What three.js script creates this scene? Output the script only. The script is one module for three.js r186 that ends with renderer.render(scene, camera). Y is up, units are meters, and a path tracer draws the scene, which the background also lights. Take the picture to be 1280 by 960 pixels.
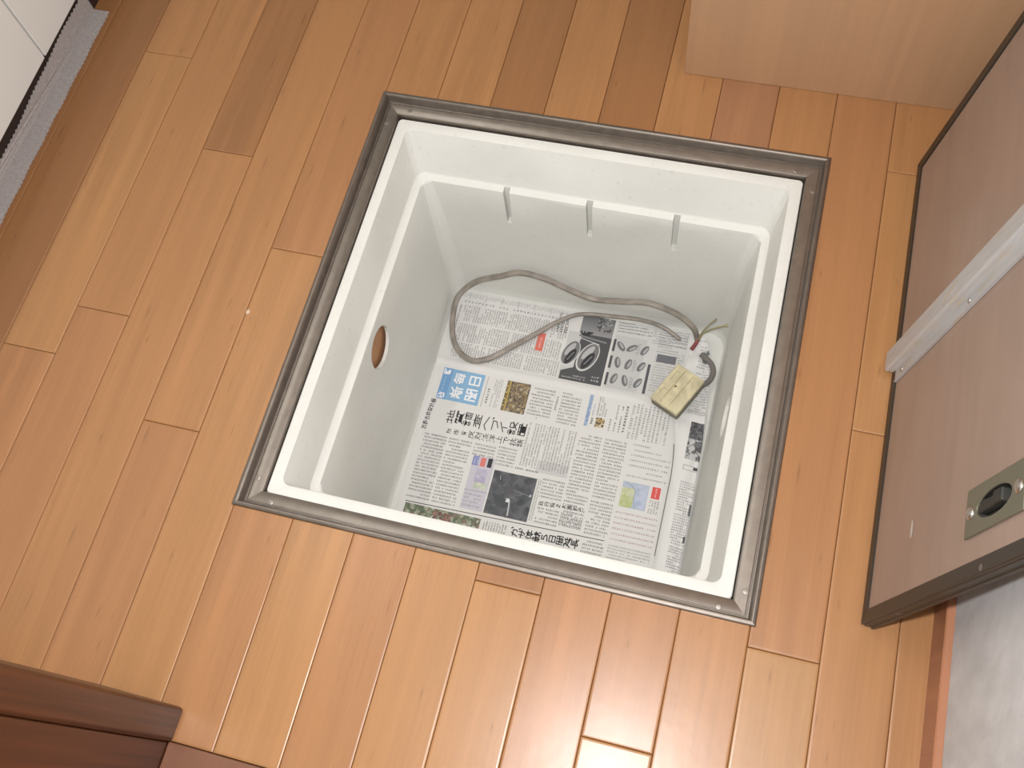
import * as THREE from 'three';
import { RoundedBoxGeometry } from 'three/addons/geometries/RoundedBoxGeometry.js';
import { mergeGeometries, mergeVertices, toCreasedNormals } from 'three/addons/utils/BufferGeometryUtils.js';
import { ImprovedNoise } from 'three/addons/math/ImprovedNoise.js';
import { RectAreaLightUniformsLib } from 'three/addons/lights/RectAreaLightUniformsLib.js';
import { Brush, Evaluator, SUBTRACTION } from 'three-bvh-csg';

// ------------------------------------------------------------------ camera, light, exposure
const scene = new THREE.Scene();
scene.background = new THREE.Color(0x000000);
const renderer = new THREE.WebGLRenderer({ antialias: true });
renderer.toneMapping = THREE.LinearToneMapping;
renderer.toneMappingExposure = 0.735;
renderer.shadowMap.enabled = true;

const camera = new THREE.PerspectiveCamera(41.86, 4 / 3, 0.02, 30);
camera.position.set(0.1997, 1.1159, 0.5257);
camera.up.set(-0.19315, 0.39158, -0.89964);
camera.lookAt(0.1997 - 0.18029, 1.1159 - 0.91546, 0.5257 - 0.35976);

// the camera's own flash, a few centimetres above the lens
const flash = new THREE.PointLight(0xfdfdff, 5.4, 0, 2);
flash.position.set(0.178, 1.14, 0.482);
flash.castShadow = true; flash.shadow.radius = 0.8;
scene.add(flash);
// tube light on the ceiling over the front edge of the kitchen counter
RectAreaLightUniformsLib.init();
const tube = new THREE.RectAreaLight(0xfffcf4, 100, 0.04, 1.0);
tube.position.set(-0.86, 2.325, -0.5);
tube.rotation.x = -Math.PI / 2;
scene.add(tube);

// ------------------------------------------------------------------ helpers
let seed = 7;
const rnd = () => { seed = (seed * 1664525 + 1013904223) >>> 0; return seed / 4294967296; };
const noise = new ImprovedNoise();
const fbm = (x, y, z, o = 4) => { let s = 0, a = 0.5; for (let i = 0; i < o; i++) { s += a * noise.noise(x, y, z); x *= 2.03; y *= 2.03; z += 7.1; a *= 0.5; } return s; };
const clamp = (v, a = 0, b = 1) => Math.min(b, Math.max(a, v));
const smooth = (a, b, v) => { const t = clamp((v - a) / (b - a)); return t * t * (3 - 2 * t); };
const used = {};
function numbered(n) { used[n] = (used[n] ?? -1) + 1; return used[n] ? `${n}_${String(used[n]).padStart(3, '0')}` : n; }
function shadows(o) { o.castShadow = true; o.receiveShadow = true; return o; }
function mesh(name, geo, mat, parent) { const m = shadows(new THREE.Mesh(geo, mat)); m.name = numbered(name); (parent ?? scene).add(m); return m; }
function thing(name, label, category, pos = [0, 0, 0], group) {
  const g = new THREE.Group(); g.name = numbered(name); g.position.set(...pos); scene.add(g);
  g.userData = { label, category }; if (group) g.userData.group = group; return g;
}
function structure(name, pos = [0, 0, 0]) { const g = new THREE.Group(); g.name = name; g.position.set(...pos); g.userData.kind = 'structure'; scene.add(g); return g; }
const box = (x0, x1, y0, y1, z0, z1, r = 0) => {
  const g = r ? new RoundedBoxGeometry(x1 - x0, y1 - y0, z1 - z0, 2, r) : new THREE.BoxGeometry(x1 - x0, y1 - y0, z1 - z0);
  g.translate((x0 + x1) / 2, (y0 + y1) / 2, (z0 + z1) / 2); return metric(g);
};
// uv in metres, projected along the main direction of each face's normal
function metric(g) {
  if (!g.attributes.normal) g.computeVertexNormals();
  const p = g.attributes.position, n = g.attributes.normal, uv = new Float32Array(p.count * 2);
  for (let i = 0; i < p.count; i++) {
    const ax = Math.abs(n.getX(i)), ay = Math.abs(n.getY(i)), az = Math.abs(n.getZ(i));
    const [u, v] = ay >= ax && ay >= az ? [p.getX(i), p.getZ(i)] : ax >= az ? [p.getZ(i), p.getY(i)] : [p.getX(i), p.getY(i)];
    uv[2 * i] = u; uv[2 * i + 1] = v;
  }
  g.setAttribute('uv', new THREE.BufferAttribute(uv, 2)); return g;
}
function merge(list) { return mergeGeometries(list.map((g) => { const h = g.index ? g.toNonIndexed() : g; for (const k of Object.keys(h.attributes)) if (!['position', 'normal', 'uv'].includes(k)) h.deleteAttribute(k); return h; })); }
function dataTex(w, h, fn, repeat, srgb = true) {
  const d = new Uint8Array(w * h * 4);
  for (let y = 0; y < h; y++) for (let x = 0; x < w; x++) {
    const c = fn(x / w, y / h); const i = 4 * (y * w + x);
    for (let k = 0; k < 3; k++) d[i + k] = clamp(Array.isArray(c) ? c[k] : c) * 255; d[i + 3] = 255;
  }
  const t = new THREE.DataTexture(d, w, h); t.wrapS = t.wrapT = THREE.RepeatWrapping; t.magFilter = THREE.LinearFilter; t.minFilter = THREE.LinearMipmapLinearFilter; t.generateMipmaps = true;
  if (srgb) t.colorSpace = THREE.SRGBColorSpace; if (repeat) t.repeat.set(...repeat); t.needsUpdate = true; return t;
}
// tileable fbm: blends four shifted copies
const tile = (f) => (u, v) => {
  const q = [f(u, v), f(u - 1, v), f(u, v - 1), f(u - 1, v - 1)], w = [(1 - u) * (1 - v), u * (1 - v), (1 - u) * v, u * v];
  const mix = (k) => q.reduce((s, c, i) => s + w[i] * (k < 0 ? c : c[k]), 0);
  return Array.isArray(q[0]) ? [mix(0), mix(1), mix(2)] : mix(-1);
};
const lin = (r, g, b) => new THREE.Color().setRGB(r, g, b);

// ------------------------------------------------------------------ materials
// plank wood: u across (0.152 m), v along the grain (1 m)
const woodShade = tile((u, v) => 0.95 + 0.07 * fbm(u * 46, v * 5, 1.7, 3) + 0.13 * fbm(u * 7, v * 3.2, 4.2, 4) + 0.045 * Math.sin(22 * (u + 0.16 * fbm(u * 3, v * 2.6, 9.5, 2) + 0.05 * v)) * smooth(-0.1, 0.35, fbm(u * 2, v * 3, 2.5, 2)) );
const pores = [];
for (let i = 0; i < 1500; i++) pores.push([rnd(), rnd(), 0.004 + 0.012 * rnd(), 0.015 + 0.04 * rnd()]);
const W = 384, H = 1536, wood = new Float32Array(W * H);
for (let y = 0; y < H; y++) for (let x = 0; x < W; x++) wood[y * W + x] = woodShade(x / W, y / H);
for (const [pu, pv, len, dark] of pores) { const x = Math.floor(pu * W); for (let y = Math.floor(pv * H); y < (pv + len) * H; y++) wood[(y % H) * W + x] -= dark; }
for (let i = 0; i < 20; i++) { // small knots and mineral flecks
  const kx = rnd() * W, ky = rnd() * H, rx = 2 + 3 * rnd(), ry = 8 + 18 * rnd(), a = 0.05 + 0.09 * rnd();
  for (let y = -50; y < 50; y++) for (let x = -14; x < 14; x++) { const q = (x / rx) ** 2 + (y / ry) ** 2; if (q < 4) wood[((ky + y + H | 0) % H) * W + ((kx + x + W | 0) % W)] -= a * Math.exp(-q * 1.6); }
}
const woodMap = dataTex(W, H, (u, v) => { const s = wood[Math.floor(v * H) * W + Math.floor(u * W)]; return [s, s * (0.985 + 0.02 * s), s * (0.96 + 0.04 * s)]; }, [1 / 0.1522, 1]);
const fineBump = dataTex(256, 256, tile((u, v) => 0.5 + 0.9 * fbm(u * 9, v * 9, 3.3, 3)), [5, 5], false);
const floorTones = { light: [0.402, 0.196, 0.077], mid: [0.390, 0.185, 0.073], red: [0.378, 0.176, 0.073], dark: [0.310, 0.141, 0.055], rose: [0.345, 0.164, 0.080], tan: [0.410, 0.211, 0.086] };
const plankMat = {};
for (const [k, c] of Object.entries(floorTones)) plankMat[k] = new THREE.MeshPhysicalMaterial({ color: lin(...c), map: woodMap, roughness: 0.32, bumpMap: fineBump, bumpScale: 0.00010 });
const subMat = new THREE.MeshStandardMaterial({ color: lin(0.16, 0.08, 0.035), roughness: 0.9 });
const joistMat = new THREE.MeshStandardMaterial({ color: lin(0.47, 0.24, 0.12), roughness: 0.8, map: woodMap });
const bronze = new THREE.MeshPhysicalMaterial({ color: lin(0.255, 0.216, 0.180), metalness: 0.85, roughness: 0.45, clearcoat: 0.8, clearcoatRoughness: 0.26, map: dataTex(256, 256, tile((u, v) => 0.90 + 0.16 * fbm(u * 12, v * 12, 5.2, 4)), [6, 6]) });
const steel = new THREE.MeshStandardMaterial({ color: lin(0.55, 0.53, 0.5), metalness: 1, roughness: 0.3 });
const dullScrew = new THREE.MeshStandardMaterial({ color: lin(0.30, 0.27, 0.24), metalness: 0.9, roughness: 0.42 });
const galv = new THREE.MeshStandardMaterial({ color: lin(0.62, 0.62, 0.62), metalness: 0.4, roughness: 0.5, map: dataTex(256, 256, tile((u, v) => { const g = 0.93 + 0.10 * fbm(u * 26, v * 4, 8.8, 4), r = 0.7 * smooth(0.10, 0.3, fbm(u * 14, v * 5, 3.9, 4)); return [g, g * (1 - 0.06 * r), g * (1 - 0.17 * r)]; }), [6, 5]) });
const trayMap = dataTex(512, 512, tile((u, v) => { const g = 0.95 + 0.07 * fbm(u * 4, v * 4, 6.1, 4), s = smooth(0.28, 0.4, fbm(u * 60, v * 60, 2.4, 2)) * 0.05; return [g - s, g - s * 1.05, g * 0.985 - s * 1.4]; }), [2.2, 2.2]);
const plastic = new THREE.MeshPhysicalMaterial({ color: lin(0.72, 0.715, 0.69), map: trayMap, roughness: 0.5, specularIntensity: 0.6 });
const vertUV = (su, sv, fn) => dataTex(256, 512, tile(fn), [su, sv]);
const lidVeneer = new THREE.MeshPhysicalMaterial({ color: lin(0.37, 0.268, 0.218), roughness: 0.40, map: dataTex(768, 384, tile((u, v) => { const g = 0.92 + 0.08 * fbm(u * 5, v * 34, 3.3, 4) + 0.14 * fbm(u * 4, v * 5, 7.7, 3); return [g, g * 0.99, g * (0.97 + 0.05 * fbm(u * 3, v * 3, 1.2, 2))]; }), [1.4, 1.6]) });
const cupboardVeneer = new THREE.MeshPhysicalMaterial({ color: lin(0.47, 0.275, 0.15), roughness: 0.5, map: vertUV(3.2, 0.9, (u, v) => 0.95 + 0.05 * fbm(u * 40, v * 3, 4.4, 3) + 0.05 * fbm(u * 6, v * 2, 6.5, 3)) });
const wallVinyl = new THREE.MeshStandardMaterial({ color: lin(0.78, 0.775, 0.765), roughness: 0.85, map: dataTex(512, 512, tile((u, v) => { const s = fbm(u * 16, v * 9, 1.1, 5), m = fbm(u * 3 + 4, v * 2, 5.8, 3); const g = 0.87 + 0.15 * s + 0.10 * m; return [g, g, g]; }), [2.2, 2.2]), bumpMap: fineBump, bumpScale: 0.0006 });
const wallPlain = new THREE.MeshStandardMaterial({ color: lin(0.62, 0.60, 0.56), roughness: 0.9 });
const ceilMat = new THREE.MeshStandardMaterial({ color: lin(0.75, 0.74, 0.70), roughness: 0.95 });
const baseMat = new THREE.MeshPhysicalMaterial({ color: lin(0.42, 0.175, 0.088), roughness: 0.45, map: woodMap });
const darkWoodMap = vertUV(9, 1.4, (u, v) => { const g = 0.78 + 0.5 * fbm(u * 22, v * 2.2, 2.2, 3) + 0.45 * fbm(u * 5, v * 1.5, 8.3, 3); return [g, g * 0.97, g * 0.93]; });
const jambMat = new THREE.MeshPhysicalMaterial({ color: lin(0.120, 0.038, 0.012), roughness: 0.34, map: darkWoodMap });
const thresholdMat = new THREE.MeshPhysicalMaterial({ color: lin(0.20, 0.085, 0.045), roughness: 0.4, map: woodMap });
const whiteDoor = new THREE.MeshPhysicalMaterial({ color: lin(0.70, 0.70, 0.67), roughness: 0.35 });
const darkKick = new THREE.MeshStandardMaterial({ color: lin(0.022, 0.012, 0.009), roughness: 0.6 });
const carcassMat = new THREE.MeshStandardMaterial({ color: lin(0.05, 0.04, 0.035), roughness: 0.8 });
const felt = new THREE.MeshStandardMaterial({ color: lin(0.45, 0.405, 0.385), roughness: 1, map: dataTex(256, 256, tile((u, v) => 0.90 + 0.22 * fbm(u * 22, v * 22, 7.2, 4)), [12, 12]), bumpMap: fineBump, bumpScale: 0.0003 });

// ------------------------------------------------------------------ floor: planks of mixed tone, a square opening for the tray
const PW = 0.0761, X0 = -0.0015, HOLE = 0.3005, ROOM = { x0: -1.45, x1: 0.4965, z0: -2.1, z1: 1.5, y1: 2.4 };
const floor = structure('floor');
function plankGeo(x0, x1, z0, z1) { // board with chamfered upper edges, 12 mm thick
  const g = 0.00025, steps = [[0, -0.012], [0, -0.0011], [0.0005, -0.0004], [0.0014, -0.00012], [0.0026, 0]]; x0 += g; x1 -= g; z0 += g; z1 -= g;
  const P = []; for (const [c, y] of steps) P.push([x0 + c, y, z0 + c], [x1 - c, y, z0 + c], [x1 - c, y, z1 - c], [x0 + c, y, z1 - c]);
  const quads = [], m = (steps.length - 1) * 4; quads.push([m, m + 3, m + 2, m + 1]);
  for (let k = 0; k < steps.length - 1; k++) for (let i = 0; i < 4; i++) { const p = 4 * k + i, q = 4 * k + (i + 1) % 4; quads.push([p, p + 4, q + 4, q]); }
  const pos = [], uv = [], ou = rnd(), ov = rnd();
  for (const [a, b, d, e] of quads) for (const i of [a, b, d, a, d, e]) { pos.push(...P[i]); uv.push(P[i][0] + ou, P[i][2] + ov); }
  const geo = new THREE.BufferGeometry(); geo.setAttribute('position', new THREE.Float32BufferAttribute(pos, 3)); geo.setAttribute('uv', new THREE.Float32BufferAttribute(uv, 2)); geo.computeVertexNormals(); return geo;
}
// columns of strips, numbered across the room: where their butt joints lie and the tone of each strip from far to near
const seen = {
  '-11': [[-0.75, 0.66], ['dark', 'dark', 'mid']], '-10': [[-0.52, 0.64], ['dark', 'dark', 'light']], '-9': [[-0.317, 0.17], ['mid', 'light', 'red']],  // dark tone of the first two columns paints in the shade beside the cabinet
  '-8': [[-0.62, 0.099], ['light', 'mid', 'red']], '-7': [[-0.169, 0.60], ['dark', 'mid', 'mid']], '-6': [[-0.55, 0.23], ['light', 'mid', 'red']],
  '-5': [[-0.036, 0.60], ['red', 'light', 'light']], '-4': [[-0.66, 0.10], ['red', 'mid', 'red']], '-3': [[-0.66, 0.10], ['mid', 'mid', 'light']],
  '-2': [[-0.59, 0.10], ['dark', 'dark', 'red']], '-1': [[-0.70, 0.10], ['mid', 'mid', 'light']], '0': [[-0.62, 0.328], ['dark', 'dark', 'light']],
  '1': [[-0.72, 0.10], ['mid', 'mid', 'red']], '2': [[0.10, 0.461], ['rose', 'red', 'light']], '3': [[-0.61, 0.10], ['mid', 'mid', 'mid']],
  '4': [[-0.60, 0.33], ['red', 'red', 'tan']], '5': [[-0.302, 0.06], ['mid', 'light', 'mid']], '6': [[-0.5, 0.2], ['light', 'red', 'mid']],
};
const tones = Object.keys(floorTones);
function addPlank(x0, x1, z0, z1, tone) { if (z1 - z0 < 0.004) return; mesh('plank', plankGeo(x0, x1, z0, z1), plankMat[tone], floor); }
for (let k = -19; k <= 6; k++) {
  const x0 = Math.max(X0 + PW * k, ROOM.x0), x1 = Math.min(X0 + PW * (k + 1), ROOM.x1 - 0.0005);
  if (x1 - x0 < 0.003) continue;
  const [joints, tone] = seen[k] ?? [[-0.8 + 0.9 * rnd(), 0.2 + 0.2 * rnd()], [tones[Math.floor(rnd() * 3)], 'mid', 'light']];
  const cuts = [ROOM.z0, -1.25 + 0.3 * rnd(), ...joints, 0.574], tn = [tones[Math.floor(rnd() * 3)], ...tone];
  const crosses = x0 > -HOLE - 0.01 && x1 < HOLE + 0.01;
  for (let i = 0; i < cuts.length - 1; i++) {
    const [a, b] = [cuts[i], cuts[i + 1]];
    if (crosses && a < HOLE && b > -HOLE) { if (a < -HOLE) addPlank(x0, x1, a, -HOLE, tn[i]); if (b > HOLE) addPlank(x0, x1, HOLE, b, tn[i]); }
    else addPlank(x0, x1, a, b, tn[i]);
  }
}
mesh('pale_spot', new THREE.CylinderGeometry(0.0035, 0.0035, 0.0004, 14).scale(0.7, 1, 1).translate(-0.3793, 0.0002, 0.0612), new THREE.MeshStandardMaterial({ color: lin(0.55, 0.42, 0.30), roughness: 0.7 }), floor);  // small pale oval spot on the planks
// boards under the planks, round the opening
{
  const y0 = -0.03, y1 = -0.0122, h = HOLE + 0.002;
  mesh('subfloor', merge([box(ROOM.x0, ROOM.x1, y0, y1, ROOM.z0, -h), box(ROOM.x0, ROOM.x1, y0, y1, h, 0.574), box(ROOM.x0, -h, y0, y1, -h, h), box(h, ROOM.x1, y0, y1, -h, h)]), subMat, floor);
  for (const s of [-1, 1]) { mesh('joist', box(s > 0 ? 0.2495 : -0.2795, s > 0 ? 0.2795 : -0.2495, -0.42, -0.0980, -0.42, 0.42), joistMat, floor); }
}

// ------------------------------------------------------------------ walls, ceiling, trim
const wallT = 0.1, R = ROOM;
{
  const w = structure('wall_right'); mesh('plaster', box(R.x1, R.x1 + wallT, -0.03, R.y1, R.z0, R.z1), wallVinyl, w);
  const l = structure('wall_left'); mesh('plaster', box(R.x0 - wallT, R.x0, -0.03, R.y1, R.z0, R.z1), wallPlain, l);
  const b = structure('wall_back'); mesh('plaster', box(R.x0 - wallT, R.x1 + wallT, -0.03, R.y1, R.z0 - wallT, R.z0), wallPlain, b);
  const f = structure('wall_front'); mesh('plaster', box(R.x0 - wallT, R.x1 + wallT, -0.03, R.y1, R.z1, R.z1 + wallT), wallPlain, f);
  const p = structure('wall_doorway'); mesh('plaster', merge([box(R.x0, -0.385, 0, R.y1, 0.56, 0.64), box(-0.385, R.x1, 2.0, R.y1, 0.56, 0.64)]), wallPlain, p);
  const c = structure('ceiling'); mesh('ceiling_board', box(R.x0 - wallT, R.x1 + wallT, R.y1, R.y1 + wallT, R.z0 - wallT, R.z1 + wallT), ceilMat, c);
  // skirting board with a rounded top along the grey wall
  const s = new THREE.Shape([[0, 0], [0.0085, 0], [0.0085, 0.046], [0.0015, 0.046], [0, 0.0445]].map((q) => new THREE.Vector2(...q)));
  const g = new THREE.ExtrudeGeometry(s, { depth: 0.555 + 0.411, bevelEnabled: false }); g.translate(R.x1 - 0.0087, 0, -0.4105);
  const bb = structure('baseboard_right'); mesh('board', metric(g), baseMat, bb);
  // stained door jamb at the doorway where the photographer stands: rounded casing and the deeper jamb behind it
  const t = structure('trim_1');
  mesh('casing', box(-0.385, -0.2765, 0, 2.02, 0.538, 0.575, 0.005), jambMat, t);
  mesh('jamb', box(-0.385, -0.2815, 0, 2.02, 0.5755, 0.72, 0.002), jambMat, t);
  const h = structure('trim_2'); mesh('threshold_board', box(-0.2815, R.x1 - 0.001, -0.03, 0.002, 0.5745, 0.72, 0.002), thresholdMat, h);
  const hf = structure('trim_3'); mesh('hall_floor', box(R.x0, R.x1, -0.03, 0, 0.7205, R.z1), thresholdMat, hf);
}

// ------------------------------------------------------------------ square frame of the floor hatch
{
  const F = 0.308;
  const hatch = thing('floor_hatch_frame', 'square dark bronze metal frame set into the plank floor around the white tray', 'frame');
  // profile: distance in from the outer edge, height
  const prof = [[0, 0.0002], [0, 0.0020], [0.0006, 0.0030], [0.0015, 0.0038], [0.0026, 0.0043], [0.0038, 0.0045], [0.0050, 0.0043], [0.0061, 0.0037], [0.0069, 0.0028], [0.0074, 0.0012], [0.0084, -0.0085], [0.0100, -0.0085], [0.0106, -0.0076], [0.0116, -0.0076], [0.0124, -0.0088], [0.0238, -0.0092], [0.0252, -0.0094], [0.0262, -0.0100], [0.0268, -0.0110], [0.0270, -0.0124], [0.0270, -0.0290], [0.0258, -0.0290], [0.0258, -0.0112], [0.0078, -0.0112], [0.0074, 0.0002]];
  function side() { // mitred length along x on the far side, its outer edge at z = -F
    const pos = [], n = prof.length;
    const put = (i, e) => { const [d, y] = prof[i % n]; return [e * (F - d), y, -F + d]; };
    for (let i = 0; i < n; i++) { const a = put(i, -1), b = put(i + 1, -1), c = put(i + 1, 1), d = put(i, 1); pos.push(...a, ...b, ...c, ...a, ...c, ...d); }
    const sh = THREE.ShapeUtils.triangulateShape(prof.map((q) => new THREE.Vector2(...q)), []);
    for (const [a, b, c] of sh) { pos.push(...put(a, -1), ...put(c, -1), ...put(b, -1)); pos.push(...put(a, 1), ...put(b, 1), ...put(c, 1)); }
    let g = new THREE.BufferGeometry(); g.setAttribute('position', new THREE.Float32BufferAttribute(pos, 3));
    g = toCreasedNormals(g, 0.6); return metric(g);
  }
  const g = side();
  for (let i = 0; i < 4; i++) { const m = mesh('frame_side', g, bronze, hatch); m.rotation.y = i * Math.PI / 2; }
  // domed cross-head screws, one pair by each corner
  const sg = screwGeo(0.0034, 0.0012);
  for (const [x, z] of [[-0.2925, -0.264], [-0.2655, -0.2885], [0.267, -0.2880], [0.2925, -0.2605], [-0.2930, 0.267], [-0.267, 0.2930], [0.267, 0.2935], [0.2925, 0.270]]) {
    const s = mesh('screw', sg, dullScrew, hatch); s.position.set(x, -0.0092, z); s.rotation.y = rnd() * 3;
  }
}
function screwGeo(r, h) { // domed head with a cross recess
  const pts = [[0, h], [r * 0.45, h * 0.95], [r * 0.8, h * 0.62], [r, 0.0001], [r, -0.0006], [0, -0.0006]].map((q) => new THREE.Vector2(...q)).reverse();
  const d = new Brush(new THREE.LatheGeometry(pts, 20)), ev = new Evaluator(); ev.attributes = ['position', 'normal'];
  let out = d;
  for (const a of [0, Math.PI / 2]) { const c = new Brush(new THREE.BoxGeometry(r * 1.15, h, r * 0.24)); c.position.y = h * 1.0; c.rotation.y = a; c.updateMatrixWorld(); out.updateMatrixWorld(); out = ev.evaluate(out, c, SUBTRACTION); }
  return metric(toCreasedNormals(out.geometry, 0.6));
}

// ------------------------------------------------------------------ white tray hanging in the frame
{
  const tray = thing('storage_tray', 'white plastic underfloor storage tray sunk in the opening, with a ledge and three notches', 'storage tray');
  const SEG = 8;
  const ring = (hx, hz, r, y, cz = 0) => { const a = []; for (const [sx, sz, t0] of [[1, 1, 0], [-1, 1, 1], [-1, -1, 2], [1, -1, 3]]) for (let i = 0; i <= SEG; i++) { const t = (t0 + i / SEG) * Math.PI / 2; a.push([sx * (hx - r) + r * Math.cos(t), y, cz + sz * (hz - r) + r * Math.sin(t)]); } return a; };
  // each ring: half width, far side, near side, corner radius, height; up the outside, over the rim, down the inside
  const rings = [[0.2290, 0.2340, 0.2420, 0.030, -0.3700], [0.2330, 0.2380, 0.2460, 0.030, -0.3640], [0.2465, 0.2600, 0.2690, 0.020, -0.0930], [0.2570, 0.2610, 0.2700, 0.020, -0.0880], [0.2685, 0.2690, 0.2735, 0.016, -0.0260], [0.2750, 0.2750, 0.2780, 0.008, -0.0250], [0.2785, 0.2775, 0.2810, 0.006, -0.0250],
    [0.2795, 0.2785, 0.2820, 0.006, -0.0240], [0.2795, 0.2785, 0.2820, 0.006, -0.0160], [0.2785, 0.2775, 0.2810, 0.006, -0.0146],
    [0.2662, 0.2640, 0.2682, 0.010, -0.0142], [0.2648, 0.2626, 0.2670, 0.011, -0.0150], [0.2640, 0.2616, 0.2662, 0.012, -0.0175],
    [0.2540, 0.2425, 0.2608, 0.018, -0.0760], [0.2532, 0.2412, 0.2602, 0.018, -0.0795], [0.2510, 0.2392, 0.2585, 0.018, -0.0815], [0.2446, 0.2318, 0.2525, 0.015, -0.0828], [0.2430, 0.2302, 0.2515, 0.014, -0.0838], [0.2422, 0.2292, 0.2508, 0.015, -0.0862],
    [0.2374, 0.2236, 0.2440, 0.020, -0.1800], [0.2295, 0.2135, 0.2330, 0.026, -0.3500], [0.2280, 0.2118, 0.2314, 0.026, -0.3590], [0.2250, 0.2088, 0.2284, 0.025, -0.3635], [0.2200, 0.2040, 0.2236, 0.022, -0.3650]].map(([hx, far, near, rad, y]) => ring(hx, (far + near) / 2, rad, y, (near - far) / 2));
  const n = rings[0].length, pos = [], idx = [];
  for (const r of rings) for (const p of r) pos.push(...p);
  for (let k = 0; k < rings.length - 1; k++) for (let i = 0; i < n; i++) { const a = k * n + i, b = k * n + (i + 1) % n, c = a + n, d = b + n; idx.push(a, c, b, b, c, d); }
  const cb = pos.length / 3; pos.push(0, -0.3700, 0.004); const ct = cb + 1; pos.push(0, -0.3650, 0);
  for (let i = 0; i < n; i++) { idx.push(cb, i, (i + 1) % n); const l = (rings.length - 1) * n; idx.push(ct, l + (i + 1) % n, l + i); }
  let g = new THREE.BufferGeometry(); g.setAttribute('position', new THREE.Float32BufferAttribute(pos, 3)); g.setIndex(idx); g.computeVertexNormals();
  const ev = new Evaluator(); ev.attributes = ['position', 'normal'];
  let solid = new Brush(g); solid.updateMatrixWorld();
  const cut = (geo, place) => { const b = new Brush(geo); place(b); b.updateMatrixWorld(); solid = ev.evaluate(solid, b, SUBTRACTION); solid.updateMatrixWorld(); };
  for (const x of [-0.118, 0.0025, 0.1255]) for (const s of [-1]) { // notches for dividers in the far wall
    const w = [0.0048, 0.0036], y0 = -0.155, y1 = -0.07, za = -0.2395, zb = -0.20;
    const ng = new THREE.BoxGeometry(1, 1, 1), p = ng.attributes.position;
    for (let i = 0; i < p.count; i++) { const up = p.getY(i) > 0; p.setXYZ(i, Math.sign(p.getX(i)) * (up ? w[0] : w[1]), up ? y1 : y0, p.getZ(i) < 0 ? za - (up ? 0 : -0.004) : zb); }
    ng.computeVertexNormals();
    cut(ng, (b) => { b.position.x = x; if (s > 0) b.rotation.y = Math.PI; if (s > 0) b.position.x = x; });
  }
  cut(new THREE.CylinderGeometry(0.031, 0.031, 0.56, 40), (b) => { b.rotation.z = Math.PI / 2; b.position.set(0, -0.13, 0.021); }); // round hole through both side walls
  mesh('tray_body', metric(toCreasedNormals(solid.geometry, 0.55)), plastic, tray);
}

// ------------------------------------------------------------------ newspaper
// letters as pen strokes on a 10 by 10 grid: two digits for each point of a stroke
const INK = {
  '毎': '3013 2181 332787 338378 1585 5347', '日': '2129 218189 2585 2989', '新': '3032 1252 2344 1454 1656 3459 3518 3658 8062 6269 6494 8489', '聞': '1119 1141 4144 1444 6191 6164 6494 9199 3575 4549 6569 3979 4666 4868',
  '地': '0333 2128 0837 458386 424898 6067', '質': '1141 1114 1242 3234 5191 5154 5292 7274 2528 2575 7578 2676 2777 2878 3819 6889', '調': '1030 0242 1333 1434 1618 1636 3638 1838 5158 5191 9199 6282 7274 6484 6668 6686 8688 6888',
  '査': '1292 5055 5215 5295 3539 3575 7579 3777 0999', 'へ': '063397', 'ブ': '12727639 8191 9192', 'イ': '7015 4449', '設': '1030 0242 1333 1434 1618 1636 3638 1838 5154 5181 8184 8494 5585 8549 5699',
  '置': '1181 1113 8183 1383 3133 6163 1494 5355 3538 3575 7578 3676 3777 3878 1519 1999', '辺': '1122 0333 3327 2709 0999 42828777 6246', '野': '1141 1115 4145 1343 1545 2129 0747 0949 5181 8163 5595 9584 7578 7868', '古': '0393 5055 2529 2585 8589 2989',
  '移': '3011 0343 2129 2317 2447 6153 5181 8165 7553 7595 9569', '計': '1030 0242 1333 1434 1618 1636 3638 1838 4494 7079', '画': '1191 5158 2327 2383 8387 2585 2787 1319 1999 9399', '反': '1292 1216 1609 2484 8429 4599', '対': '2122 0252 4209 1459 5494 8189 8979 6567',
  '派': '1122 0414 0928 8143 4349 5363 6369 6699 9575', '洋': '1122 0414 0928 4152 8172 3393 4585 3797 6369', '上': '5158 5484 0898', 'で': '12825356 5679 8486 9395', '抗': '0333 2029 2918 0735 6062 4293 5474 5457 5749 7478 7898 9896', '議': '1030 0242 1333 1434 1618 1636 3638 1838 5161 5282 4494 6164 4696 7499 6559 9082',
  '防': '1119 1131 3123 2335 3514 6162 4393 6349 5585 8588 8878', '衛': '2003 2306 1519 3262 4144 3464 3666 5069 3969 7191 7494 8489', '省': '5053 3113 7193 6224 3539 3575 7579 3676 3777 3979', 'ガ': '13737769 4119 8091 9192', 'ザ': '0484 3137 6166 6649 8091 9192',
  '停': '2014 1329 6061 3292 4373 4345 7375 4575 3797 6769 6958', '戦': '1011 2021 3031 0343 0306 4346 0646 0444 2329 0848 5393 6169 8458 7182 6199', '5': '713134 3464 6487 8768 6829', '間': '1119 1141 4144 1444 6191 6164 6494 9199 3539 3575 7579 3777 3979', '延': '0131 3123 2343 4309 1599 8162 7277 7494 5357 5797', '長': '3036 3080 3272 3474 0696 3639 3958 5699 8667',
  '政': '0141 2128 2444 1418 0848 6053 5393 8359 5599', '府': '5051 1191 1109 4325 3539 5494 8389 8979 6667', '踏': '0131 0104 3134 0434 2428 2646 0448 0848 4152 6061 8172 5494 5599 6669 6686 8689 6989', 'ま': '2282 2484 5158 5839 3918 1827 2779', 'え': '4151 2373 7318 1855 5568 6898', '進': '1122 0333 3327 2709 0999 5133 4347 6062 4293 4484 4686 4797 6267', 'め': '2237 6139 3916 1633 3373 7396 9669', 'る': '2171 7115 1554 5484 8769 6949',
};
const PX = 4200; // texture pixels per metre
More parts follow.
